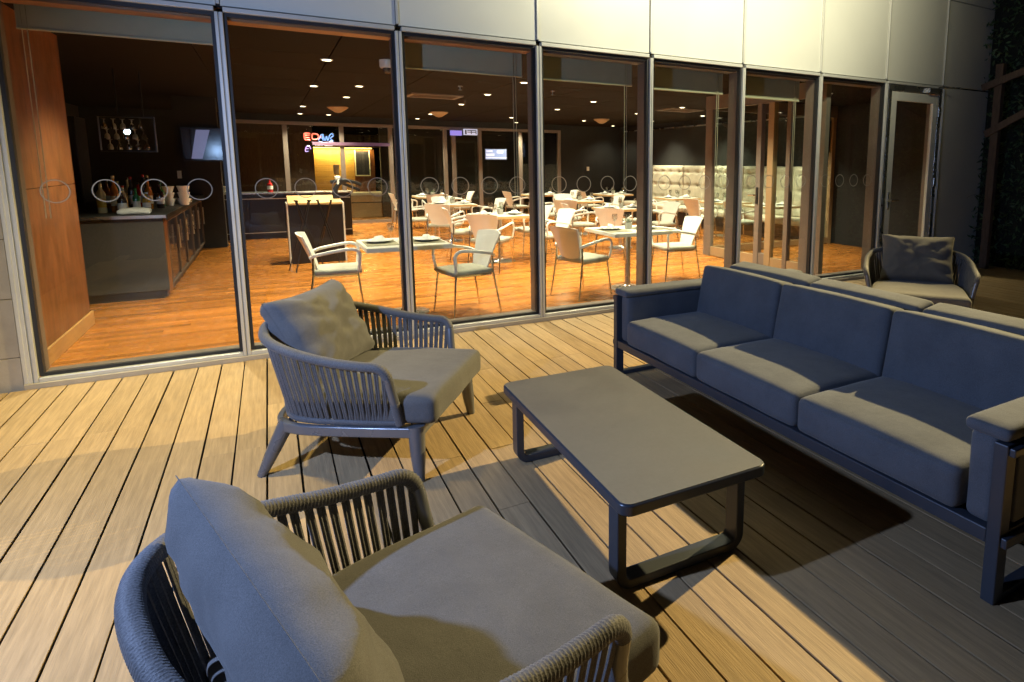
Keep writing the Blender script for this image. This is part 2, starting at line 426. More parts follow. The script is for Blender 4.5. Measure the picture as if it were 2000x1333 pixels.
# ------------------------------------------------------------------ restaurant interior shell
X0, X1, YB, ZC = -3.3, 9.7, 16.9, 2.66
inner = structure(box('interior_floor', X0, X1, 5.63, 23, -.06, -.02, 'joist'))
rf = random.Random(11); W = .09
_fm = {}
def strip_mesh(L):
    if L not in _fm: _fm[L] = MB().box(0, L-.002, 0, W-.0025, -.018, 0).mesh('floor_strip', 'floor')
    return _fm[L]
pieces = []
row = 0; y = 5.64
while y < 17.2:
    x = X0-rf.uniform(0, 1.5)
    while x < X1:
        L = rf.choice((.9, 1.2, 1.5, 1.8, 2.1))
        if x+L > X0-.2: pieces.append((x, y, L))
        x += L
    y += W
vis = [p for p in pieces if p[0]+p[2] > -1.6 and p[0] < 7.6-.0*p[1] and not (p[0]+p[2] < -1.0 and p[1] > 8.5)]
vis.sort(key=lambda p: p[1]+.12*abs(p[0]-2)); near = set(vis[:300]); rest = MB()
for p in pieces:
    if p in near: put('floor_strip', strip_mesh(p[2]), inner, (p[0], p[1], rf.uniform(-.0006, .0006)))
    else: rest.box(p[0], p[0]+p[2]-.0015, p[1], p[1]+W-.0015, -.018, rf.uniform(-.0006, .0006))
stuff(rest.build('floor_strips', 'floor', inner))
box('lobby_floor', X0, X1, 17.25, 23, -.018, 0, 'floor', inner)

ceil = structure(box('ceiling', X0, X1, 6.17, YB+.3, ZC+.02, ZC+.3, 'dark'))
cx = -.35
for i in range(9):
    for j in range(9):
        xa, ya = -.55+1.2*i, 6.17+1.2*j
        if xa+1.2 > X1: continue
        box('ceiling_panel', xa+.007, xa+1.193, ya+.007, ya+1.193, ZC, ZC+.018, 'ceil', ceil)
box('ceiling_panel', X0, -.557, 6.17, 16.97, ZC+.001, ZC+.018, 'ceil', ceil)
box('ceiling_panel', 9.057, X1, 6.17, 16.97, ZC+.001, ZC+.018, 'ceil', ceil)
box('blind_pocket_lid', X0, X1, 5.66, 6.169, 2.93, 2.98, 'dark', ceil)

ww = empty('wood_wall', (-1.55, 5.7, 0), label='cherry veneer wall stub standing inside the leftmost window', cat='wall')
box('core', -.2, -.012, .08, 1.78, 0, 2.66, 'dark', ww)
for z0, z1 in ((.0, 1.333), (1.339, 2.655)):
    box('veneer_panel', -.012, 0, .08, 1.772, z0, z1, 'woodwall', ww, .001)
    box('veneer_panel', -.2, 0, 1.78, 1.792, z0, z1, 'woodwall', ww, .001)
box('skirting', .002, .022, .08, 1.81, 0, .13, 'skirting', ww, .003)
bw = tag(box('black_bar_wall', X0-.1, X0, 5.7, YB, 0, ZC, 'blackwall'), 'black side wall behind the bar at the far left of the room', 'wall')
rear = tag(box('black_rear_wall', X0, -.68, YB, YB+.15, 0, ZC, 'blackwall'), 'black rear wall behind the bar, left of the rear glazing', 'wall')
rear2 = tag(box('black_rear_wall', 7.55, X1, YB, YB+.15, 0, ZC, 'blackwall'), 'black rear wall between the rear glazing and the cream banquette', 'wall')
box('light_switch', 8.42, 8.5, YB-.012, YB, 1.32, 1.44, 'laminate', rear2)
side = tag(box('black_side_wall', X1-.1, X1, 5.68, YB, 0, ZC, 'blackwall'), 'black wall on the right above and beside the banquette', 'wall')
MB().box(X1-.14, X1-.101, 8.6, 16.6, 2.50, 2.53).build('light_rail', 'steel', side)

# rear glazing and what is seen through it
rg = empty('rear_glazing', (0, YB, 0), label='rear glass screen with brown frames at the back of the restaurant', cat='glass screen')
stx = [-.65, .41, 1.64, 2.78, 4.17, 4.40, 5.12, 6.30, 7.5]
for x in stx: box('stile', x-.05, x+.05, -.04, .06, 0, 2.42, 'profile', rg, .004)
box('top_rail', -.7, 7.55, -.045, .065, 2.421, 2.50, 'profile', rg, .004)
box('bulkhead', -.7, 7.55, -.02, .1, 2.501, 2.66, 'blackwall', rg)
for a, b in zip(stx, stx[1:]):
    if b-a > .3:
        box('pane', a+.052, b-.052, 0, .01, .05, 2.42, 'glass', rg)
        box('bottom_rail', a+.051, b-.051, -.03, .05, 0, .08, 'profile', rg)
lob = empty('lobby_wall', (0, 19.6, 0), label='glowing oak panelled lobby wall seen through the rear glass', cat='wall')
for i in range(12): box('oak_board', 1.1, 2.2, 0, .05, .16*i, .16*i+.156, 'litwood', lob)
for i in range(12): box('oak_board', 2.2, 2.75, -.03, .02, .16*i, .16*i+.156, 'woodwall', lob)
box('led_strip', 1.13, 2.68, -.14, -.10, 1.93, 1.955, 'warmstrip', lob)
box('led_shelf', .9, 2.95, -.3, .1, 1.97, 2.05, 'timber', lob)
ll = bpy.data.lights.new('lobby_led', 'AREA'); ll.shape = 'RECTANGLE'; ll.size = 1.5; ll.size_y = .05; ll.energy = 55; ll.color = (1, .7, .25)
lo_ = bpy.data.objects.new('lobby_led', ll); COL.objects.link(lo_); lo_.location = (1.9, 19.47, 1.92)
dw = box('dark_window', 2.24, 2.60, -.05, -.032, 1.17, 1.86, 'smoke', lob)
MB().box(2.21, 2.24, -.055, -.033, 1.14, 1.89).box(2.60, 2.625, -.055, -.033, 1.14, 1.89).box(2.24, 2.60, -.055, -.033, 1.14, 1.17).build('window_frame', 'laminate', dw)
tag(box('lobby_side_wall', -1.5, 1.08, 18.3, 18.45, 0, 2.9, 'timber'), 'dim brown wall left of the glowing lobby', 'wall')
tag(box('lobby_side_wall', 2.78, 9.7, 18.6, 18.75, 0, 2.9, 'blackwall'), 'dark wall right of the glowing lobby, behind the rear glass', 'wall')
rc = empty('reception_counter', (2.3, 18.9, 0), label='pale reception counter in front of the glowing lobby wall', cat='counter')
box('body', -.35, .5, -.2, .2, 0, .62, 'tanprofile', rc, .01); box('top', -.38, .53, -.23, .23, .625, .70, 'cream', rc, .01)
box('dark_strip', -.33, .48, -.205, -.2, .40, .43, 'black', rc)  # black strip across the counter front
lt = empty('table_lamp', (1.66, 19.0, .0), label='small lamp with a white tapered shade in the lobby', cat='lamp')
MB().lathe([(.05, .0), (.012, .03), (.012, 1.2), (.05, 1.2), (.07, 1.24), (.075, 1.46), (.02, 1.47)], 14).build('shade', 'china', lt, smooth=True)
def neon(name, x, z, strokes, m, lab, r=.012, y=YB-.08):
    e = empty(name, (x, y, z), label=lab, cat='sign')
    for st in strokes:
        MB().tube(spline([(a, 0, b) for a, b in st], 4*len(st)), r, 6).build('neon_tube', m, e, smooth=True)
    return e
neon('red_neon_sign', .82, 2.07, [[(.13, .15), (.02, .15), (0, .08), (.02, 0), (.13, 0)], [(.18, .15), (.16, .08), (.18, .02), (.27, .02), (.31, .08), (.27, .14), (.18, .15)], [(.02, .1), (.12, .11)], [(.02, .05), (.12, .05)], [(.31, .08), (.36, .08)]], 'red_neon', 'red neon sign of looped letters high on the rear glass', .018)
neon('blue_neon_sign', 1.12, 2.04, [[(0, .02), (.07, .17), (.1, .02)], [(.03, .08), (.13, .08)], [(.1, .18), (.14, .02), (.18, .13), (.2, .02), (.25, .15)], [(.25, .15), (.3, .19), (.33, .14), (.26, .08), (.32, .02), (.24, .03)], [(0, 0), (.15, -.03), (.32, 0)]], 'blue_neon', 'blue neon sign in script beside the red one', .013)
neon('small_sign_line', .86, 1.935, [[(0, 0), (.06, 0)], [(.18, 0), (.2, .02)], [(.22, 0), (.22, .025)], [(.25, 0), (.27, .02), (.29, 0)], [(.31, .0), (.36, .02)], [(.38, 0), (.56, .005)]], 'white_neon', 'tiny white lettering line under the neon signs', .006)
neon('purple_neon_sign', .82, 1.8, [[(.1, .11), (.03, .11), (.0, 0), (.07, 0)], [(.02, .06), (.07, .06)], [(.1, .11), (.12, .05)]], 'purple_glow', 'small purple neon mark below the red letters', .011)
box('purple_header_bar', .98, 2.75, YB-.09, YB-.06, 1.95, 2.03, 'purple_dim')
bpy.data.objects['purple_header_bar'].name = 'painted_glow_header'
tag(bpy.data.objects['painted_glow_header'], 'thin violet header with its glow painted in under the neon signs on the rear glass', 'light')
pb = tag(box('violet_light_box', 4.30, 4.60, YB-.14, YB-.06, 2.27, 2.40, 'purple_glow'), 'glowing violet box mounted at the top of the rear glass', 'light')
es = tag(box('lit_exit_box', 4.66, 5.02, YB-.16, YB-.06, 2.29, 2.45, 'white_neon'), 'small lit white sign with dark bars beside the violet box', 'sign')
for (a, b, c, d) in ((4.68, 4.72, 2.31, 2.42), (4.74, 4.98, 2.40, 2.42), (4.74, 4.98, 2.355, 2.375), (4.84, 4.86, 2.32, 2.41), (4.97, 4.99, 2.31, 2.42)):
    box('dark_letter', a, b, YB-.166, YB-.161, c, d, 'black', es)
tvb = empty('television', (5.54, YB-.12, 1.78), label='small television showing a picture, hung before the rear glass', cat='television')
box('bezel', -.32, .32, 0, .05, -.16, .16, 'black', tvb); box('screen', -.30, .30, -.006, -.001, -.14, .14, 'tvblue', tvb)
for a, b, c, d in ((-.29, -.05, -.05, .02), (-.3, .3, -.11, -.08), (.02, .2, .03, .1), (-.28, -.1, .06, .11)): box('picture_patch', a, b, -.011, -.007, c, d, 'white_neon', tvb)

# vestibule screen inside the right bays
vs_ = empty('vestibule_screen', (6.45, 5.7, 0), label='framed glass vestibule with a door inside the right windows', cat='glass screen')
for y0, y1, m in ((.10, .2, 'profile'), (.72, .80, 'profile'), (1.06, 1.18, 'tanprofile'), (1.32, 1.42, 'profile'), (1.93, 2.03, 'tanprofile'), (2.5, 2.68, 'profile')):
    box('stile', -.04, .04, y0, y1, 0, 2.44, m, vs_, .003)
box('head_rail', -.045, .045, .1, 2.68, 2.441, 2.655, 'profile', vs_)
for y0, y1 in ((.2, .72), (.80, 1.06), (1.42, 1.93), (2.03, 2.5)):
    box('pane', -.005, .005, y0+.002, y1-.002, .16, 2.44, 'glass', vs_); box('kick_rail', -.03, .03, y0+.002, y1-.002, .01, .16, 'tanprofile', vs_)
dl = box('door_leaf_rail', -.03, .03, 1.182, 1.318, .01, .2, 'profile', vs_)
hp = MB().box(-.055, -.041, 1.345, 1.385, .95, 1.2).build('handle_plate', 'black', vs_)
MB().tube([(-.055, 1.365, 1.08), (-.1, 1.365, 1.08), (-.105, 1.38, 1.08), (-.105, 1.5, 1.08)], .011, 8).build('lever', 'steel', hp, smooth=True)
vn = empty('vestibule_end_screen', (6.5, 8.42, 0), label='glass screen closing the vestibule in front of the banquette end', cat='glass screen')
for x0, x1, m in ((0.02, .1, 'profile'), (1.5, 1.56, 'profile'), (2.98, 3.07, 'tanprofile')): box('stile', x0, x1, -.04, .04, 0, 2.44, m, vn, .003)
box('head_rail', 0, 3.08, -.045, .045, 2.441, 2.655, 'profile', vn)
for x0, x1 in ((.1, 1.5), (1.56, 2.98)):
    box('pane', x0+.002, x1-.002, -.005, .005, .12, 2.44, 'glass', vn); box('kick_rail', x0+.002, x1-.002, -.03, .03, .01, .12, 'tanprofile', vn)

# roller blinds in the windows
BL = {0: (2.44, 'leftmost'), 2: (2.38, 'third'), 3: (2.375, 'fourth'), 4: (2.36, 'fifth'), 5: (2.345, 'sixth')}
for k, (zb, nm) in BL.items():
    x0, x1 = MX[k]+.05, MX[k+1]-.05
    if k == 0: x0 += 0.02
    e = empty('roller_blind', ((x0+x1)/2, 5.86, zb), label=f'beige roller blind drawn slightly down in the {nm} window from the left', cat='blind', group='roller blinds inside the windows')
    h = (x1-x0)/2
    box('fabric', -h, h, -.003, .003, .018, .40, 'blind', e)
    MB().tube([(-h, 0, .008), (h, 0, .008)], .012, 8).build('bottom_bar', 'blind', e, smooth=True)
    MB().tube([(-h, .03, .42), (h, .03, .42)], .035, 10).build('roller', 'profile', e, smooth=True)
    xs = -h+.03 if k == 0 else h-.1
    ch = MB()
    for dx in (0, .028): ch.tube([(xs+dx, -.02, .4), (xs+dx*.9, -.02, -1.3 if k == 0 else -1.15)], .0035, 5)
    ch.build('pull_chain', 'blind', e)
DLW = 450

# ------------------------------------------------------------------ ceiling fittings
DL = [(.64, 7.65), (.67, 10.35), (.70, 14.2), (.74, 16.4), (1.25, 10.0), (1.26, 11.8), (1.31, 14.7), (1.34, 16.4), (3.17, 8.3), (3.2, 10.05), (3.3, 12.0), (3.35, 14.8),
      (3.4, 16.5), (5.2, 10.15), (5.3, 12.0), (5.3, 14.8), (6.05, 16.5), (7.2, 10.2), (7.25, 12.0), (7.3, 14.8), (9.0, 16.3), (7.72, 6.95), (8.3, 9.1), (5.0, 7.75), (-.6, 6.95), (2.3, 7.0), (3.9, 7.0), (5.4, 7.0), (8.85, 11.7), (8.85, 13.9)]  # front row behind the blinds is unseen, added to brighten the near tables
dl_p = empty('downlight', label='x', cat='downlight', group='ceiling downlights')
MB().lathe([(.048, .004), (.048, -.008), (.062, -.008), (.066, 0), (.066, .004)], 18).build('trim', 'laminate', dl_p, smooth=True)
MB().lathe([(.046, .0), (.044, -.010), (.001, -.011)], 16).build('lens', 'lamp', dl_p, smooth=True)
freeze(dl_p); fl_ = []; DLO = []
for i, (x, y) in enumerate(DL):
    near_ = 'above the bar side' if x < 2 else 'above the middle tables' if x < 6.2 else 'on the banquette side'
    dep = 'near the front glass' if y < 9 else 'in the second row back' if y < 11 else 'half way back' if y < 13 else 'deep in the room' if y < 15.5 else 'by the rear glazing'
    o = place(dl_p, fl_, (x, y, ZC-.001), 0, f'lit round ceiling downlight {near_}, {dep}'); DLO.append(o)
    d = bpy.data.lights.new('downlight_beam', 'SPOT'); d.energy = (.15 if i == 20 else 1)*DLW*(1.25 if x > 1.5 else 1.0)*(.6 if i == 21 else 1.2 if i == 24 else .8 if i > 24 else 1); d.color = (1, .87, .60); d.spot_size = radians(118); d.spot_blend = .75; d.shadow_soft_size = .05
    lo = bpy.data.objects.new('downlight_beam', d); COL.objects.link(lo); lo.location = (x, y, ZC-.02)
seen_ = {}
for o in DLO: seen_.setdefault(o['label'], []).append(o)
for lab, os_ in seen_.items():
    if len(os_) > 1:
        for j, o in enumerate(sorted(os_, key=lambda q: q.location.x)): o['label'] = lab+', '+('leftmost', 'second from left', 'third from left', 'fourth from left', 'fifth from left')[j]
dm = empty('dome_camera', (1.22, 7.35, ZC-.001), label='white dome security camera on the ceiling behind the second window', cat='camera')
MB().lathe([(.085, 0), (.085, -.07), (.075, -.085), (.055, -.086)], 18).build('housing', 'china', dm, smooth=True)
MB().lathe([(.055, -.085), (.05, -.115), (.03, -.138), (.002, -.145)], 16).build('dome', 'smoke', dm, smooth=True)
for i, (x, y, w) in enumerate(((3.37, 14.1, 'over the middle tables'), (1.32, 14.0, 'near the bar side'), (7.4, 14.0, 'near the banquette'))):
    sp = empty('ceiling_speaker', (x, y, ZC-.001), label=f'tan cone shaped ceiling speaker {w}', cat='speaker', group='ceiling speakers')
    MB().lathe([(.2, 0), (.2, -.02), (.06, -.11), (.004, -.12)], 20).build('cone', 'tanprofile', sp, smooth=True)
for i, (x, y, w) in enumerate(((2.5, 10.75, 'over the middle tables'), (7.5, 10.7, 'near the banquette'))):
    v = empty('ceiling_vent', (x, y, ZC-.001), label=f'slotted rectangular air vent in the ceiling {w}', cat='vent', group='ceiling vents')
    MB().box(-.42, .42, -.3, -.24, -.02, 0).box(-.42, .42, .24, .3, -.02, 0).box(-.42, -.36, -.24, .24, -.02, 0).box(.36, .42, -.24, .24, -.02, 0).build('frame', 'profile', v)
    for j in range(6): box('slat', -.36, .36, -.2+.075*j, -.165+.075*j, -.016, -.004, 'timber', v)
for x, y, w in ((2.52, 9.2, 'over the near middle table'), (3.9, 9.0, 'between two downlights')):
    s_ = empty('sprinkler_head', (x, y, ZC-.001), label=f'small sprinkler head on the ceiling {w}', cat='sprinkler', group='sprinklers')
    MB().lathe([(.04, 0), (.04, -.008), (.012, -.012), (.01, -.05), (.028, -.055), (.028, -.06)], 12).build('body', 'steel', s_, smooth=True)

# ------------------------------------------------------------------ bar
bar = empty('bar_counter', (-1.05, 8.5, 0), label='long bar with a granite end and black fridge doors behind the left window', cat='bar counter')
box('granite_end', -1.75, 0, 0, .05, .10, .92, 'granite', bar, .004)
box('plinth', -1.7, -.06, .06, .2, 0, .099, 'granite', bar)
box('body', -.85, -.03, .052, 5.6, .02, .90, 'black', bar)
box('wood_side', -.028, -.004, .055, .33, .05, .90, 'woodwall', bar, .002)
box('top', -1.78, .03, -.03, 5.7, .921, .955, 'granite', bar, .004)
box('steel_edge', -1.78, .035, -.036, -.031, .921, .955, 'steel', bar)
box('top_edge', .031, .045, -.03, 5.7, .90, .957, 'black', bar, .002)
for i in range(6):
    y0 = .35+.86*i
    fd = box('fridge_door', -.03, -.012, y0, y0+.83, .1, .88, 'smoke', bar, .002)
    MB().box(-.012, .0, y0, y0+.03, .1, .88).box(-.012, .0, y0+.8, y0+.83, .1, .88).box(-.012, 0, y0+.03, y0+.8, .1, .13).box(-.012, 0, y0+.03, y0+.8, .85, .88).build('door_frame', 'timber', fd)
    MB().cyl((.02, y0+.76, .45), (.02, y0+.76, .75), .008, n=8).build('handle', 'steel', fd, smooth=True)
bb = empty('rear_bar_counter', (0, 14.3, 0), label='black rear bar counter with pale edges along the back of the bar', cat='counter')
box('body', -1.0, 1.5, 0, .6, 0, .90, 'black', bb); box('top', -1.02, 1.55, -.03, .63, .901, .925, 'steel', bb, .003)
for i in range(4): box('cupboard_door', -.98+.62*i, -.39+.62*i, -.018, -.001, .08, .84, 'black', bb, .003)
box('door_rail', -.98, 1.48, -.025, -.019, .80, .815, 'laminate', bb); box('door_rail', -.98, 1.48, -.025, -.019, .12, .132, 'laminate', bb)
cab = empty('back_bar_cabinet', (-2.3, 11.4, 0), label='tall black back bar cabinet left behind the bar', cat='cabinet')
box('body', -.95, .02, 0, .6, 0, 2.16, 'black', cab, .004)
for i in range(2): box('cabinet_door', -.93+.48*i, -.47+.48*i, -.02, -.001, .05, 2.1, 'smoke', cab, .003)
rack = empty('glass_rack', (-1.55, 9.85, 1.66), label='hanging steel rack of upturned wine glasses over the bar', cat='rack')
MB().box(-.2, .36, -.1, .0, .0, .015).box(-.2, .36, -.1, .0, .42, .435).box(-.2, -.19, -.1, 0, .015, .42).box(.35, .36, -.1, 0, .015, .42).cyl((0, -.05, .43), (0, -.05, 1.0), .008).cyl((.25, -.05, .43), (.25, -.05, 1.0), .008).build('frame', 'black', rack)
for r in range(3):
    for c in range(5):
        MB().lathe([(.03, .1), (.008, .09), (.006, .05), (.022, .035), (.03, .0), (.026, -.025)], 10, (-.14+.09*c+.02*r, -.05, .3-.125*r)).build('wine_glass', 'steel' if c < 4 else 'goblet', rack, smooth=True)
def bottle(x, y, h, r, m, cap, lab):
    e = empty('bottle', (x, y, .956), label=lab, cat='bottle', group='bottles on the bar')
    MB().lathe([(r*.9, 0), (r, .01), (r, h*.58), (r*.85, h*.66), (r*.38, h*.76), (r*.34, h*.93)], 14).build('body', m, e, smooth=True)
    MB().lathe([(r*.42, h*.93), (r*.42, h), (r*.3, h*1.005)], 12).build('cap', cap, e, smooth=True)
    MB().lathe([(r*1.02, h*.18), (r*1.02, h*.45)], 14).build('paper_label', 'linen' if m != 'bottle_clear' else 'bottle_gold', e, smooth=True)
bottle(-1.66, 9.05, .36, .045, 'bottle_clear', 'black', 'clear bottle with pale liquor at the left of the bar bottles')
bottle(-1.55, 9.12, .42, .04, 'bottle_amber', 'laminate', 'tall amber bottle, tallest on the bar')
bottle(-1.47, 9.0, .25, .045, 'bottle_dark', 'bottle_gold', 'short dark round bottle in front of the amber one')
bottle(-1.45, 9.5, .40, .036, 'bottle_dark', 'bottle_red', 'dark bottle with a red capsule on the bar')
bottle(-1.36, 9.15, .27, .036, 'bottle_green', 'bottle_green', 'green bottle at the front of the bar')
bottle(-1.30, 9.6, .37, .04, 'bottle_amber', 'black', 'brown bottle with a long neck right of the green one')
bottle(-1.36, 9.75, .42, .036, 'bottle_dark', 'bottle_red', 'red topped bottle at the back of the bar group')
bottle(-1.2, 9.7, .30, .04, 'bottle_dark', 'black', 'black squat bottle at the right end of the bar bottles')
bottle(-1.72, 9.4, .33, .04, 'bottle_gold', 'laminate', 'golden bottle half hidden at the far left of the bar')
for i, (bx, by, bh, br, bm, bc, bl) in enumerate((
        (-1.62, 9.75, .34, .038, 'bottle_green', 'bottle_gold', 'dark green bottle with gold cap behind the amber one'), (-1.56, 10.0, .38, .036, 'bottle_clear', 'black', 'clear slim bottle in the second row of the bar'),
        (-1.47, 10.1, .31, .042, 'bottle_red', 'black', 'deep red bottle in the second row of the bar'), (-1.40, 10.35, .40, .036, 'bottle_dark', 'bottle_gold', 'dark bottle with gold capsule at the back of the bar'),
        (-1.28, 9.25, .22, .04, 'bottle_gold', 'laminate', 'short golden bottle right of the green one'), (-1.22, 9.95, .33, .036, 'bottle_green', 'black', 'slim green bottle beside the white cups'),
        (-1.50, 9.3, .30, .038, 'bottle_clear', 'bottle_red', 'clear bottle with red cap in the middle of the bar'), (-1.75, 9.9, .36, .04, 'bottle_amber', 'black', 'amber bottle at the back left of the bar'))):
    bottle(bx, by, bh, br, bm, bc, bl)
cs = empty('cup_stack', (-1.17, 10.15, .956), label='stack of white cups on the bar beside the bottles', cat='cups')
for i in range(3): MB().lathe([(.05, .0), (.075, .09), (.07, .088)], 16, (0, 0, .085*i)).build('cup', 'china', cs, smooth=True)
for j in range(3): MB().lathe([(.05, .0), (.075, .09), (.07, .088)], 16, (.16, .12, .085*j)).build('cup', 'china', cs, smooth=True)
ps = empty('plate_stack', (-1.1, 10.7, .956), label='low stack of white plates on the bar', cat='plates')
for i in range(5): MB().lathe([(.08, 0), (.13, .012), (.13, .016)], 18, (0.012*(i % 2), .0, .014*i)).build('plate', 'china', ps, smooth=True)
nb = tag(cushion(.3, .2, .05, .02, 9, wr=.01, freq=14).build('folded_cloth', 'tvblue' if 0 else 'linen', smooth=True, loc=(-1.33, 8.78, .982)), 'pale folded cloth lying on the front of the bar', 'cloth')
col_ = tag(box('black_column', -1.35, -.72, 13.2, 13.5, 0, ZC, 'blackwall'), 'black column behind the bar that carries the television', 'column')
box('light_switch', -1.36, -1.30, 13.185, 13.2, 1.25, 1.38, 'laminate', col_)
tv1 = empty('television', (-.93, 13.12, 1.84), label='wall television with a painted pale diagonal reflection, above the bar on the left', cat='television')
box('bezel', -.32, .42, 0, .05, -.29, .29, 'black', tv1); box('screen', -.30, .40, -.004, 0, -.27, .27, 'smoke', tv1)
MB().prism([(0, 0), (.16, 0), (.3, .5), (.1, .5)], 0, .003).build('reflection_patch', 'tvreflect', tv1).matrix_local = Matrix.Translation((-.2, -.006, -.25)) @ Matrix.Rotation(radians(90), 4, 'X')  # emissive patch painted as light reflected in the screen
fx = empty('soap_bottle', (.02, 14.55, .926), label='red and white pump bottle standing on the rear bar counter', cat='bottle')
MB().lathe([(.05, 0), (.05, .17), (.02, .2), (.015, .26)], 12).build('body', 'bottle_red', fx, smooth=True); MB().lathe([(.052, .06), (.052, .13)], 12).build('paper_label', 'linen', fx, smooth=True)
cb = tag(box('carton', -.88, -.74, 14.4, 14.55, .926, 1.06, 'cream', bevel=.004), 'small cream carton on the left of the rear bar counter', 'carton')

# host stand with its reading arm, and two folding stands
hs = empty('host_stand', (.6, 10.7, 0), label='black host stand with pale edges near the bar', cat='host stand')
box('body', -.37, .37, -.2, .25, .0, .90, 'black', hs, .006)
for s in (-1, 1): box('edge_strip', s*.385-.012, s*.385+.012, -.21, .26, 0, .93, 'laminate', hs, .003)
MB().add([(-.37, -.23, .902), (.37, -.23, .902), (.37, .3, .905), (-.37, .3, .905), (-.37, -.23, .93), (.37, -.23, .93), (.37, .3, 1.02), (-.37, .3, 1.02)], [(0, 3, 2, 1), (4, 5, 6, 7), (0, 1, 5, 4), (1, 2, 6, 5), (2, 3, 7, 6), (3, 0, 4, 7)]).build('sloped_top', 'tableedge', hs)
ra = empty('reading_lamp', (.98, 10.72, .96), label='black two armed reading lamp on the host stand', cat='lamp')
MB().tube(spline([(-.06, 0, 0), (-.08, 0, .12), (-.02, 0, .24), (.1, 0, .29)], 14), [.05-.002*i for i in range(14)], 8, flat=(.35, 1)).build('stem', 'black', ra, smooth=True)
MB().tube(spline([(-.14, 0, .27), (.02, 0, .3), (.2, 0, .27), (.31, 0, .22)], 14), .026, 8, flat=(.6, 1)).build('arm', 'black', ra, smooth=True)
MB().tube(spline([(.0, .02, .27), (.15, .02, .2), (.29, .02, .14)], 12), .022, 8, flat=(.6, 1)).build('arm', 'black', ra, smooth=True)
MB().lathe([(.03, .22), (.045, .36), (.03, .37)], 10, (-.03, .02, 0)).build('shade', 'china', ra, smooth=True)
for x, w in ((.40, 'left'), (.68, 'right')):
    e = empty('folding_stand', (x, 9.85, 0), rz=radians(20 if x < .5 else -15), label=f'thin dark folding tray stand before the host stand, the {w} one', cat='tray stand', group='folding tray stands')
    for a, b in (((-.2, .12, 0), (.09, .02, 1.0)), ((.2, .12, 0), (-.09, .02, 1.0)), ((-.2, -.12, 0), (.09, -.02, 1.0)), ((.2, -.12, 0), (-.09, -.02, 1.0))):
        MB().cyl(a, b, .009, n=8).build('leg', 'black', e, smooth=True)
    for s in (-1, 1): MB().cyl((s*.09, -.05, 1.0), (s*.09, .05, 1.0), .011, n=8).build('top_bar', 'black', e, smooth=True)

# ------------------------------------------------------------------ dining chairs and tables
def make_chair():
    e = empty('dining_chair', label='x', cat='chair', group='white dining chairs')
    nu, nv = 13, 10; vs = []
    for side_ in (0, 1):
        for j in range(nv):
            v = j/(nv-1); hw = .16+.078*min(1, (v*1.1)**1.2)
            for i in range(nu):
                u = -1+2*i/(nu-1)
                x = -.195-.125*v-.03*v*v+.06*u*u*(.4+.6*v)
                z = .455+.385*v-.018*u*u*v
                vs.append((x-(.016 if side_ else 0), u*hw, z))
    fs = []; n = nu*nv
    for j in range(nv-1):
        for i in range(nu-1):
            a = j*nu+i; fs.append((a, a+nu, a+nu+1, a+1)); fs.append((n+a, n+a+1, n+a+nu+1, n+a+nu))
    rim = [j*nu for j in range(nv)]+[(nv-1)*nu+i for i in range(1, nu)]+[j*nu+nu-1 for j in range(nv-2, -1, -1)]+[i for i in range(nu-2, 0, -1)]
    for a, b in zip(rim, rim[1:]+rim[:1]): fs.append((a, n+a, n+b, b))
    MB().add(vs, fs).build('backrest', 'white', e, smooth=True, angle=50)
    cushion(.45, .46, .055, .025, 11, top=.012).build('seat', 'seatpad', e, smooth=True, loc=(.01, 0, .445))
    for s in (-1, 1):
        MB().tube(spline([(-.24, s*.205, .60), (-.16, s*.255, .635), (.05, s*.27, .672), (.165, s*.27, .675), (.215, s*.268, .63), (.21, s*.262, .54), (.2, s*.245, .455)], 26), .0145, 8, flat=(.8, 1.15)).build('armrest', 'white', e, smooth=True)
        MB().tube([(.19, s*.215, .43), (.235, s*.245, 0)], [.0115, .009], 8).build('leg', 'chrome', e, smooth=True)
        MB().tube([(-.21, s*.215, .62), (-.215, s*.225, .43), (-.285, s*.245, 0)], [.0115, .0115, .009], 8).build('leg', 'chrome', e, smooth=True)
    MB().box(-.2, .2, -.215, -.2, .405, .42).box(-.2, .2, .2, .215, .405, .42).build('seat_rail', 'chrome', e)
    freeze(e); return e
chair_p = make_chair(); ch_ = []
def make_table(edge):
    e = empty('dining_table', label='x', cat='table', group='white dining tables')
    box('tabletop', -.4, .4, -.4, .4, .70, .7415, edge, e, .004); box('top_sheet', -.394, .394, -.394, .394, .742, .7432, 'laminate', e)
    MB().cyl((0, 0, .03), (0, 0, .70), .038, n=16).build('column', 'steel', e, smooth=True)
    MB().lathe([(.23, 0), (.23, .012), (.06, .03), (.04, .05)], 24).build('base', 'steel', e, smooth=True)
    freeze(e); return e
tb1 = make_table('laminate'); tb2 = make_table('tableedge'); f1 = []; f2 = []
box_top = None
pl = empty('plate_setting', label='x', cat='plate', group='plates on the tables')
MB().lathe([(.07, 0), (.085, .004), (.135, .022), (.133, .026), (.08, .009), (.001, .008)], 22).build('plate', 'china', pl, smooth=True)
MB().add([(-.075, -.06, .012), (.075, -.05, .012), (.065, .05, .012), (-.06, .06, .012), (-.02, -.03, .07), (.05, 0, .055), (.0, .035, .065)], [(0, 3, 2, 1), (0, 1, 5, 4), (1, 2, 5), (2, 3, 6), (2, 6, 5), (3, 0, 4, 6), (4, 5, 6)]).build('napkin', 'linen', pl)
freeze(pl); plf = []
gb = empty('wine_glass', label='x', cat='glass', group='glasses on the tables')
MB().lathe([(.034, 0), (.034, .003), (.006, .01), (.005, .075), (.02, .09), (.036, .125), (.033, .175), (.030, .176), (.032, .125), (.012, .095), (.001, .09)], 14).build('bowl', 'goblet', gb, smooth=True)
freeze(gb); gbf = []
pp = empty('table_plant', label='x', cat='plant pot', group='plant pots on the tables')
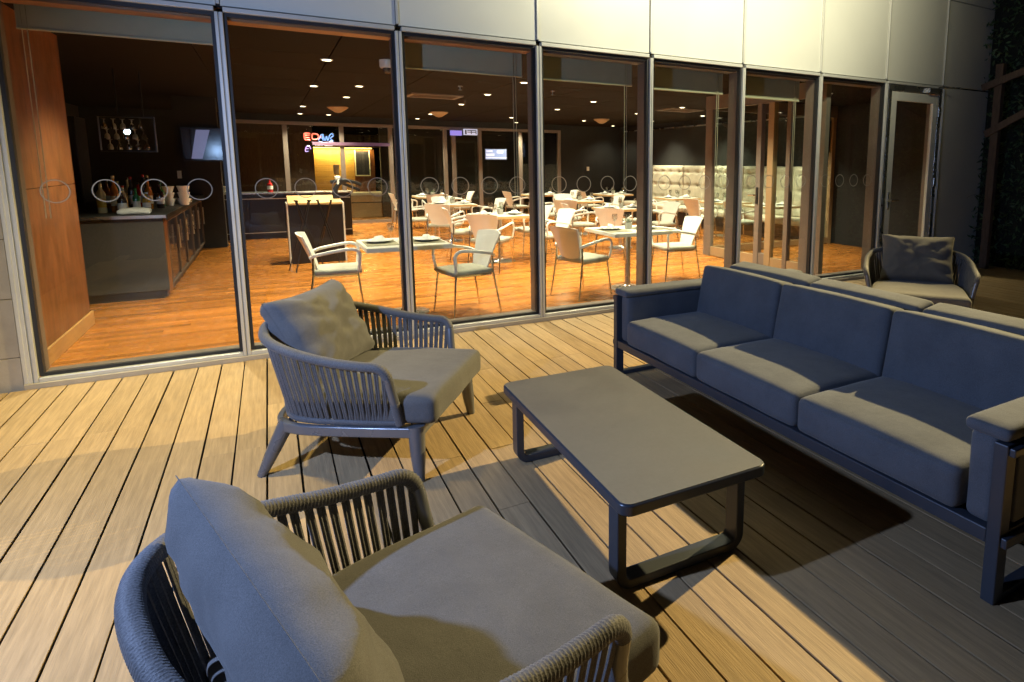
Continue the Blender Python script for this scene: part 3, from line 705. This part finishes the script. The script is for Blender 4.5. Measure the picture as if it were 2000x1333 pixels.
MB().lathe([(.04, 0), (.05, .085), (.046, .085), (.044, .07), (.001, .07)], 16).build('pot', 'pot', pp, smooth=True)
rl = random.Random(5); lm = MB()
for i in range(60):
    a = rl.uniform(0, 2*pi); r = rl.uniform(0, .045); z = .075+rl.uniform(0, .05); s = rl.uniform(.01, .018); t = rl.uniform(0, 2*pi)
    c = Vector((r*cos(a), r*sin(a), z)); u = Vector((cos(t), sin(t), rl.uniform(-.5, .8))).normalized()*s; w = u.cross(Vector((rl.uniform(-1, 1), rl.uniform(-1, 1), 1))).normalized()*s*.5
    lm.add([c-u, c-w, c+u, c+w], [(0, 1, 2, 3)])
lm.build('leaves', 'leaf', pp); freeze(pp); ppf = []
mt_ = []
TABLES = [
    (1.15, 6.52, 0, 'the table nearest the bar, just inside the second window', 1), (3.80, 6.50, 0, 'the table just inside the fourth window', 1),
    (3.10, 9.30, 0, 'the middle table in the second row', 2), (5.55, 9.75, 0, 'the right table in the second row', 2),
    (3.10, 12.2, 0, 'the middle table in the third row', 2), (5.85, 12.1, 0, 'the right table in the third row', 2),
    (3.40, 15.2, 0, 'the left table in the last row', 2), (6.10, 14.9, 0, 'the middle table in the last row', 2), (7.9, 14.3, 0, 'the last table before the dark rear wall', 2),
    (8.45, 12.1, 0, 'the farthest banquette table', 2), (8.5, 10.35, 0, 'the middle banquette table', 2), (8.55, 9.0, 0, 'the nearest banquette table', 2)]
for x, y, a, d, kind in TABLES:
    t = place(tb1 if kind == 1 else tb2, f1 if kind == 1 else f2, (x, y, 0), radians(a), d[4:].replace('table', 'white square dining table on a steel column,', 1).replace(',, ', ', ').replace(', ', ', ', 1), 'dining tables')
    t['label'] = 'white dining table, '+d
    for s, w in ((-1, 'left'), (1, 'right')):
        if kind == 1:
            tag(box('placemat', x+s*.22-.15, x+s*.22+.15, y-.24, y+.2, .7436, .7475, 'mat'), f'olive placemat at the {w} of {d}', 'placemat', 'placemats')
        place(pl, plf, (x+s*.23, y-.04*s, .748), random.uniform(0, 6), f'napkin plate at the {w} of {d}')
        place(gb, gbf, (x+s*.09, y+.17, .748), 0, f'wine glass at the {w} of {d}')
        if kind == 2: place(gb, gbf, (x+s*.16, y-.26, .748), 0, f'wine glass at the {w} front of {d}')
    place(pp, ppf, (x+.02, y+.02, .743), 0, f'small pot of green leaves on {d}')
CH = [(.56, 6.95, -5, 'left of the table nearest the bar, seen from its side'), (1.70, 6.28, 190, 'right of the table nearest the bar, close to the glass'),
      (3.14, 6.42, 17, 'left of the table inside the fourth window'), (4.66, 6.74, 172, 'right of the table inside the fourth window'),
      (2.74, 8.62, 48, 'with its back to us before the middle second row table'), (2.70, 9.80, -8, 'left of the middle second row table'),
      (3.72, 8.72, 187, 'right of the middle second row table, near the mullion'), (3.75, 9.65, 180, 'behind right of the middle second row table'),
      (4.90, 8.85, 48, 'with its back to us before the right second row table'), (4.86, 10.0, -10, 'left of the right second row table'),
      (6.2, 9.45, 185, 'right of the right second row table'), (6.15, 10.25, 180, 'behind right of the right second row table'),
      (2.68, 11.05, 50, 'with its back to us before the middle third row table'), (2.45, 12.35, -5, 'left of the middle third row table'),
      (3.75, 12.0, 185, 'right of the middle third row table'), (3.15, 12.95, 265, 'behind the middle third row table'),
      (5.15, 11.15, 52, 'with its back to us before the right third row table'), (5.2, 12.25, 0, 'left of the right third row table'),
      (6.5, 12.0, 180, 'right of the right third row table'), (5.9, 12.85, 265, 'behind the right third row table'),
      (2.75, 15.1, 0, 'left of the left last row table'), (4.05, 15.2, 180, 'right of the left last row table'), (3.3, 14.45, 85, 'with its back to us at the left last row table'),
      (5.45, 14.9, 5, 'left of the middle last row table'), (6.75, 14.85, 180, 'right of the middle last row table'), (7.25, 14.3, 0, 'left of the last table before the rear wall'),
      (7.75, 12.0, 0, 'at the farthest banquette table'), (7.8, 10.3, 5, 'at the middle banquette table'), (7.85, 9.05, -5, 'at the nearest banquette table')]
for x, y, a, d in CH: place(chair_p, ch_, (x, y, 0), radians(a), 'white armchair with grey seat '+d)

# ------------------------------------------------------------------ banquette
bq = empty('banquette', (9.6, 8.55, 0), label='long cream tufted banquette against the black right wall', cat='banquette')
NP = 9; PW = 7.1/NP
def tuft_mesh():
    nx, nz = 25, 33; w, h = PW-.012, 1.06; vs = []; fs = []
    for j in range(nz):
        for i in range(nx):
            y = w*i/(nx-1); z = h*j/(nz-1)
            d = .0
            for (by, bz) in [(w*.25, h*.2), (w*.75, h*.2), (w*.25, h*.52), (w*.75, h*.52), (w*.25, h*.84), (w*.75, h*.84)]:
                d += .05*math.exp(-((y-by)**2+(z-bz)**2)/.0022)+.012*math.exp(-((z-bz)**2)/.0006)
            e = min(1, min(y, w-y)/.03, min(z, h-z)/.03); e = sqrt(max(0, 1-(1-e)**2))
            vs.append((-(.02+.055*e-d*e), y, z))
    n = nx*nz
    for j in range(nz-1):
        for i in range(nx-1): a = j*nx+i; fs.append((a, a+nx, a+nx+1, a+1))
    return MB().add(vs, fs).mesh('back_panel', 'cream', True, 80)
tm = tuft_mesh(); sm_ = cushion(.55, PW-.012, .12, .03, 9, top=.012).mesh('seat_cushion', 'cream', True)
btn = MB()
for yy in (.25, .75):
    for zz_ in (.2, .52, .84): btn.lathe([(.014, 0), (.010, .008), (.001, .01)], 8, (0, (PW-.012)*yy, 1.06*zz_))
for i in range(NP):
    b_ = put('back_panel', tm, bq, (-.08, PW*i, .44))
    put('seat_cushion', sm_, bq, (-.42, PW*(i+.5), .40))
box('backing', -.098, -.0, -.02, 7.1, .0, 1.5, 'cream', bq); box('base', -.62, -.1, .01, 7.08, .0, .335, 'black', bq)
tv3 = empty('television', (9.5, 8.62, 2.08), rz=radians(-18), label='narrow lit screen hung high at the near end of the banquette', cat='television')
box('bezel', -.02, .02, -.2, .2, -.3, .3, 'black', tv3); box('screen', -.026, -.021, -.18, .18, -.28, .28, 'tvblue', tv3)
for a, b in ((-.2, -.1), (-.05, .02), (.1, .2)): box('picture_patch', -.031, -.027, -.12, .1, a, b, 'white_neon', tv3)

# ------------------------------------------------------------------ terrace armchairs
def make_armchair():
    e = empty('rope_armchair', label='x', cat='armchair', group='rope armchairs')
    half = [(.305, .40, .285), (.28, .425, .45), (.268, .445, .54), (.23, .455, .583), (.15, .458, .592), (0, .458, .61), (-.18, .448, .648), (-.345, .385, .69), (-.45, .22, .716), (-.478, 0, .724)]
    full = half+[(x, -y, z) for x, y, z in reversed(half[:-1])]
    path = even(spline(full, 900), 420); fine_ = even(path, 840)
    cap0 = 34; r0 = .023
    n = len(path)
    def rr(i): return r0*(1.0+.055*abs(sin(i*pi/2.2)))
    body = fine_[80:760]
    MB().tube(body, [r0*(1.06 if i % 3 else .97) for i in range(len(body))], 10, up=None).build('wrapped_rail', 'rope', e, smooth=True, angle=70)
    for seg, nm in ((path[18:41], 'arm_corner'), (path[n-41:n-18], 'arm_corner')):
        MB().tube(seg, r0*.98, 12).build(nm, 'chairmetal', e, smooth=True)
    for seg in (path[0:19], path[n-19:n]):
        MB().tube(seg, [r0*(1.08 if i % 2 else .98) for i in range(len(seg))], 10).build('wrapped_post', 'rope', e, smooth=True, angle=70)
    fh = [(.30, .385, .285), (.1, .39, .285), (-.18, .375, .287), (-.31, .30, .29), (-.37, .15, .292), (-.375, 0, .292)]
    ffull = even(spline(fh+[(x, -y, z) for x, y, z in reversed(fh[:-1])], 400), 200)
    MB().tube(ffull, [.017*(1.06 if i % 2 else .97) for i in range(200)], 8).build('lower_rope_rail', 'rope', e, smooth=True, angle=70)
    # rope strands in close pairs
    ns = 62
    for k in range(ns):
        t = (k+.5)/ns
        a = path[int(44+t*(n-88))]; b = ffull[int(5+t*189)]
        for s in (-1, 1):
            pass
        tang = (path[min(n-1, int(44+t*(n-88))+2)]-path[int(44+t*(n-88))-2]).normalized()
        m_ = MB()
        for s in (-1, 1):
            o = tang*(.0058*s)
            m_.tube([a+o+Vector((0, 0, .012)), a*.67+b*.33+o*1.0, a*.33+b*.67+o*1.0, b+o-Vector((0, 0, .006))], .0060, 6)
        m_.build('rope_strand', 'rope', e, smooth=True)
    # seat frame and legs
    ring = [(.40, .40), (.05, .405), (-.2, .395), (-.34, .33), (-.405, .17), (-.41, 0)]
    rp = spline([(x, y, .245) for x, y in ring]+[(x, -y, .245) for x, y in reversed(ring[:-1])], 60)
    MB().sweep(rp, .03, .052).build('seat_frame', 'chairmetal', e, smooth=True, bevel=.006)
    MB().sweep([(.395, .40, .245), (.395, -.40, .245)], .03, .052).build('front_rail', 'chairmetal', e, bevel=.006)
    box('seat_deck', -.30, .385, -.33, .33, .262, .272, 'black', e)
    for s in (-1, 1):
        MB().tube([(.375, s*.385, .272), (.385, s*.40, .12), (.395, s*.415, 0)], [.041, .035, .023], 12).build('leg', 'chairmetal', e, smooth=True)
        MB().tube([(-.30, s*.34, .262), (-.36, s*.38, .12), (-.41, s*.41, 0)], [.039, .033, .022], 12).build('leg', 'chairmetal', e, smooth=True)
    sc_ = cushion(.82, .80, .155, .042, 23, top=.012, wr=.006, seed=2, freq=4)
    sc_.v = [(x, y*(1-.2*max(0, (-x+.02)/.43)**1.4), z) for x, y, z in sc_.v]
    sc_.build('seat_cushion', 'fabric', e, smooth=True, loc=(.07, 0, .353))
    # scatter back pillow
    N_ = 33; vs = []; fs = []
    W_, H_, T_ = .33, .245, .118
    for sd in (1, -1):
        for j in range(N_):
            for i in range(N_):
                u = -1+2*i/(N_-1); v = -1+2*j/(N_-1)
                u, v = sin(u*pi/2)*.35+u*.65, sin(v*pi/2)*.35+v*.65
                px = W_*u*(1-.07*(1-v*v)); pz = H_*v*(1-.09*(1-u*u))
                th = T_*(max(0, (1-u**4)*(1-v**4)))**.47
                q = Vector((u*2.3+sd*3, v*2.3, 1.7)); wv = noise.noise(q*1.3)*.014+noise.noise(q*3.1)*.006
                rad = math.exp(-((abs(u)-1)**2+(abs(v)-1)**2)/.25); wv += .014*rad*sin(9*math.atan2(abs(v)-.25, abs(u)-.25))
                wv += .012*math.exp(-((v+.35*u-.15)**2)/.012)*sd*(-1)*(1-u*u)
                for ca, cb, cw, c0, am in ((.55, .35, .012, .2, .010), (-.7, .1, .010, -.35, .008), (.2, -.45, .012, .45, .008), (1.3, -.1, .01, -.1, -.007), (-.25, .62, .008, -.5, .008)):
                    wv += am*math.exp(-((v-ca*u-cb)**2)/cw)*math.exp(-((u-c0)**2)/.22)
                edge = min(1, th/.05)
                vs.append((sd*(th+wv*edge), px, pz))
    n2 = N_*N_
    for j in range(N_-1):
        for i in range(N_-1):
            a = j*N_+i; fs.append((a, a+1, a+N_+1, a+N_)); fs.append((n2+a, n2+a+N_, n2+a+N_+1, n2+a+1))
    pil = MB().add(vs, fs).build('back_pillow', 'fabric', e, smooth=True, angle=180)
    bm_ = bmesh.new(); bm_.from_mesh(pil.data); bmesh.ops.remove_doubles(bm_, verts=bm_.verts, dist=.0006); bmesh.ops.recalc_face_normals(bm_, faces=bm_.faces)
    for f_ in bm_.faces: f_.smooth = True
    for e_ in bm_.edges: e_.smooth = True
    bm_.to_mesh(pil.data); bm_.free()
    pil.matrix_local = Matrix.Translation((-.285, 0, .64)) @ Matrix.Rotation(radians(-27), 4, 'Y')
    prm = [(W_*u*(1-.07*(1-v*v)), H_*v*(1-.09*(1-u*u))) for u, v in [(-1+2*i/20, -1) for i in range(20)]+[(1, -1+2*i/16) for i in range(16)]+[(1-2*i/20, 1) for i in range(20)]+[(-1, 1-2*i/16) for i in range(17)]]
    MB().tube([(0, a, b) for a, b in prm], .0012, 6).build('piping', 'fabric', pil, smooth=True)
    freeze(pil); freeze(e); return e
arm_p = make_armchair(); af = []
place(arm_p, af, (.44, 3.50, 0), radians(-33), 'grey rope armchair with tan lit pillow, left of the coffee table')
c2 = place(arm_p, af, (.21, 1.385, 0), radians(17), 'grey rope armchair in the near foreground, seen from behind its pillow')
for ch in c2.children:
    if ch.name.startswith('back_pillow'):
        ch.matrix_local = Matrix.Translation((-.245, -.06, .615)) @ Matrix.Rotation(radians(-23), 4, 'Y') @ Matrix.Rotation(radians(3), 4, 'X') @ Matrix.Diagonal((.82, 1.2, 1.02, 1))
        ch.data = ch.data.copy()                                # soft folds of the near pillow
        for v in ch.data.vertices:
            x, y, z = v.co; e_ = min(1, abs(x)/.06); s_ = 1 if x > 0 else -1
            q = Vector((y*5.5+z*8, y*3-z*4, 3.7+s_)); v.co.x += s_*e_*(.011*noise.noise(q)+.006*noise.noise(q*2.3))
c3 = place(arm_p, af, (5.2, 3.50, 0), radians(218), 'grey rope armchair in the dim corner behind the sofa')

# ------------------------------------------------------------------ coffee table
ct = empty('coffee_table', (1.297, 2.325, 0), rz=radians(-1.2), label='low taupe coffee table on dark sled legs before the sofa', cat='coffee table')
top = MB().prism(rounded_rect(-.322, .322, -.672, .672, .045, 8), .355, .398).build('tabletop', 'frame', ct, smooth=True, bevel=.006, angle=30)
MB().prism(rounded_rect(-.316, .316, -.666, .666, .042, 8), .3985, .4005).build('top_sheet', 'tabletop', ct, smooth=True, angle=30)
for yy in (-.535, .56):
    P = []
    xa, r = .272, .045
    P.append((-xa, yy, .354))
    for i in range(8): t = radians(180+90*i/7); P.append((-xa+r+r*cos(t), yy, .02+r+r*sin(t)))
    for i in range(8): t = radians(270+90*i/7); P.append((xa-r+r*cos(t), yy, .02+r+r*sin(t)))
    P.append((xa, yy, .354))
    vs = []; fs = []
    for i, p in enumerate(P):
        p = Vector(p); d = (Vector(P[min(i+1, len(P)-1)])-Vector(P[max(i-1, 0)])).normalized(); nrm = Vector((-d.z, 0, d.x))
        for a, b in ((-.036, -.019), (.036, -.019), (.036, .019), (-.036, .019)): vs.append(p+Vector((0, a, 0))+nrm*b)
    m_ = len(P)
    for i in range(m_-1): fs += [(i*4+k, i*4+(k+1) % 4, (i+1)*4+(k+1) % 4, (i+1)*4+k) for k in range(4)]
    fs += [(3, 2, 1, 0), tuple((m_-1)*4+k for k in range(4))]
    MB().add(vs, fs).build('sled_leg', 'frame', ct, smooth=True, bevel=.003, angle=30)
box('under_rail', -.05, .05, -.498, .523, .325, .354, 'frame', ct, .003)

# ------------------------------------------------------------------ sofas (two, back to back)
def make_sofa(name, label):
    """length along y, front towards -x, origin at the floor under the front left (far) corner of the plan middle"""
    e = empty(name, label=label, cat='sofa', group='slate sofas back to back')
    L = 1.39                                    # half length
    # frame
    box('front_rail', -.005, .05, -L+.05, L-.05, .215, .27, 'frame', e, .004)
    box('back_rail', .81, .86, -L+.05, L-.05, .215, .27, 'frame', e, .004)
    box('seat_base', .05, .81, -L+.05, L-.05, .225, .262, 'frame', e)
    box('back_panel', .825, .855, -L+.06, L-.06, .30, .66, 'frame', e, .004)
    for s in (-1, 1):
        y0, y1 = sorted((s*L, s*(L-.048)))
        arm = MB().box(-.01, .05, y0, y1, 0, .60).box(.81, .86, y0, y1, 0, .60).box(.05, .81, y0, y1, .56, .60).box(.05, .81, y0, y1, .215, .275).box(.05, .81, y0, y1, .0, .03).build('arm_frame', 'frame', e, bevel=.004)
        ya, yb = sorted((s*(L-.006), s*(L-.045)))
        box('arm_panel', .085, .79, ya, yb, .285, .555, 'sofafab', arm, .006)
        y2, y3 = sorted((s*(L+.001), s*(L+.022)))
        for z0, z1 in ((.563, .593), (.225, .262)): box('bracket', -.004, .85, y2, y3, z0, z1, 'frame', arm, .004)
        cushion(.82, .105, .34, .03, 13, top=.004, wr=.003, seed=s+3).build('arm_cushion', 'sofafab', e, smooth=True, loc=(.43, s*(L-.048-.054), .438))
        cushion(.86, .165, .052, .024, 13, top=.006, wr=.002, seed=s+5).build('arm_pad', 'sofafab', e, smooth=True, loc=(.425, s*(L-.082), .628))
    w = (2*L-.33)/3
    for i in range(3):
        y = -L+.165+w*(i+.5)
        cushion(.74, w-.006, .175, .036, 21, top=.022, front=.012, wr=.004, seed=i+1, freq=4).build('seat_cushion', 'sofafab', e, smooth=True, loc=(.365, y, .355))
        bc = cushion(.17, w-.006, .425, .034, 19, top=.006, front=.02, wr=.005, seed=i+6, freq=4).build('back_cushion', 'sofafab', e, smooth=True)
        bc.matrix_local = Matrix.Translation((.715, y, .575)) @ Matrix.Rotation(radians(10), 4, 'Y')
    freeze(e); return e
s1 = make_sofa('sofa', 'long slate blue three seat sofa facing the coffee table')
s1.location = (2.13, 2.435, 0)
s2 = clone(s1); s2.location = (3.875, 2.435, 0); s2.rotation_euler = (0, 0, pi)
s2['label'] = 'second slate sofa behind the first, only the top of its back showing'

# ------------------------------------------------------------------ green wall on the right
gw = empty('green_wall', (9.3, 2.5, 0), label='dark planted green wall with a timber trellis at the right edge', cat='green wall')
box('backing', .35, .5, -4.5, 3.05, 0, 5.5, 'soil', gw)
rg_ = random.Random(21); fol = MB()
for i in range(16000):
    y = rg_.uniform(-3.0, 3.02); z = rg_.uniform(0.02, 5.0)
    clump = noise.noise(Vector((y*1.5, z*1.3, 2.))); x = .33-.26*max(0, clump+.35)*rg_.uniform(.1, 1)
    s = rg_.uniform(.025, .06)
    c = Vector((x, y, z)); u = Vector((rg_.uniform(-1, .3), rg_.uniform(-1, 1), rg_.uniform(-1.2, .6))).normalized()*s
    w = u.cross(Vector((rg_.uniform(-1, 1), rg_.uniform(-1, 1), rg_.uniform(-1, 1)))).normalized()*s*.33
    fol.add([c-u, c-w, c+u, c+w], [(0, 1, 2, 3)])
for i in range(70):                            # long arching grass blades near the foot
    y = rg_.uniform(-2, 3.0); z0 = rg_.uniform(.2, 1.2); d = Vector((rg_.uniform(-.35, -.1), rg_.uniform(-.3, .3), rg_.uniform(.05, .3)))
    p = Vector((.25, y, z0)); prev = None
    for k in range(5):
        t = k/4; q = p+d*t+Vector((0, 0, -.35*t*t)); w = Vector((0, .008*(1-t)+.001, 0))
        if prev: fol.add([prev[0], prev[1], q+w, q-w], [(0, 1, 2, 3)])
        prev = (q-w, q+w)
stuff(fol.build('foliage', 'ivy', gw))
for y in (2.68, .9, -.9): box('trellis_post', -.06, .03, y-.055, y+.055, 0, 3.0, 'timber', gw, .006)
for y0, z0, y1, z1 in ((2.9, 2.68, 1.2, 3.2), (2.8, 2.0, 1.2, 2.85), (1.1, 2.3, -.7, 2.9)):
    MB().sweep([(-.07, y0, z0), (-.07, y1, z1)], .05, .10).build('trellis_brace', 'timber', gw, bevel=.006)
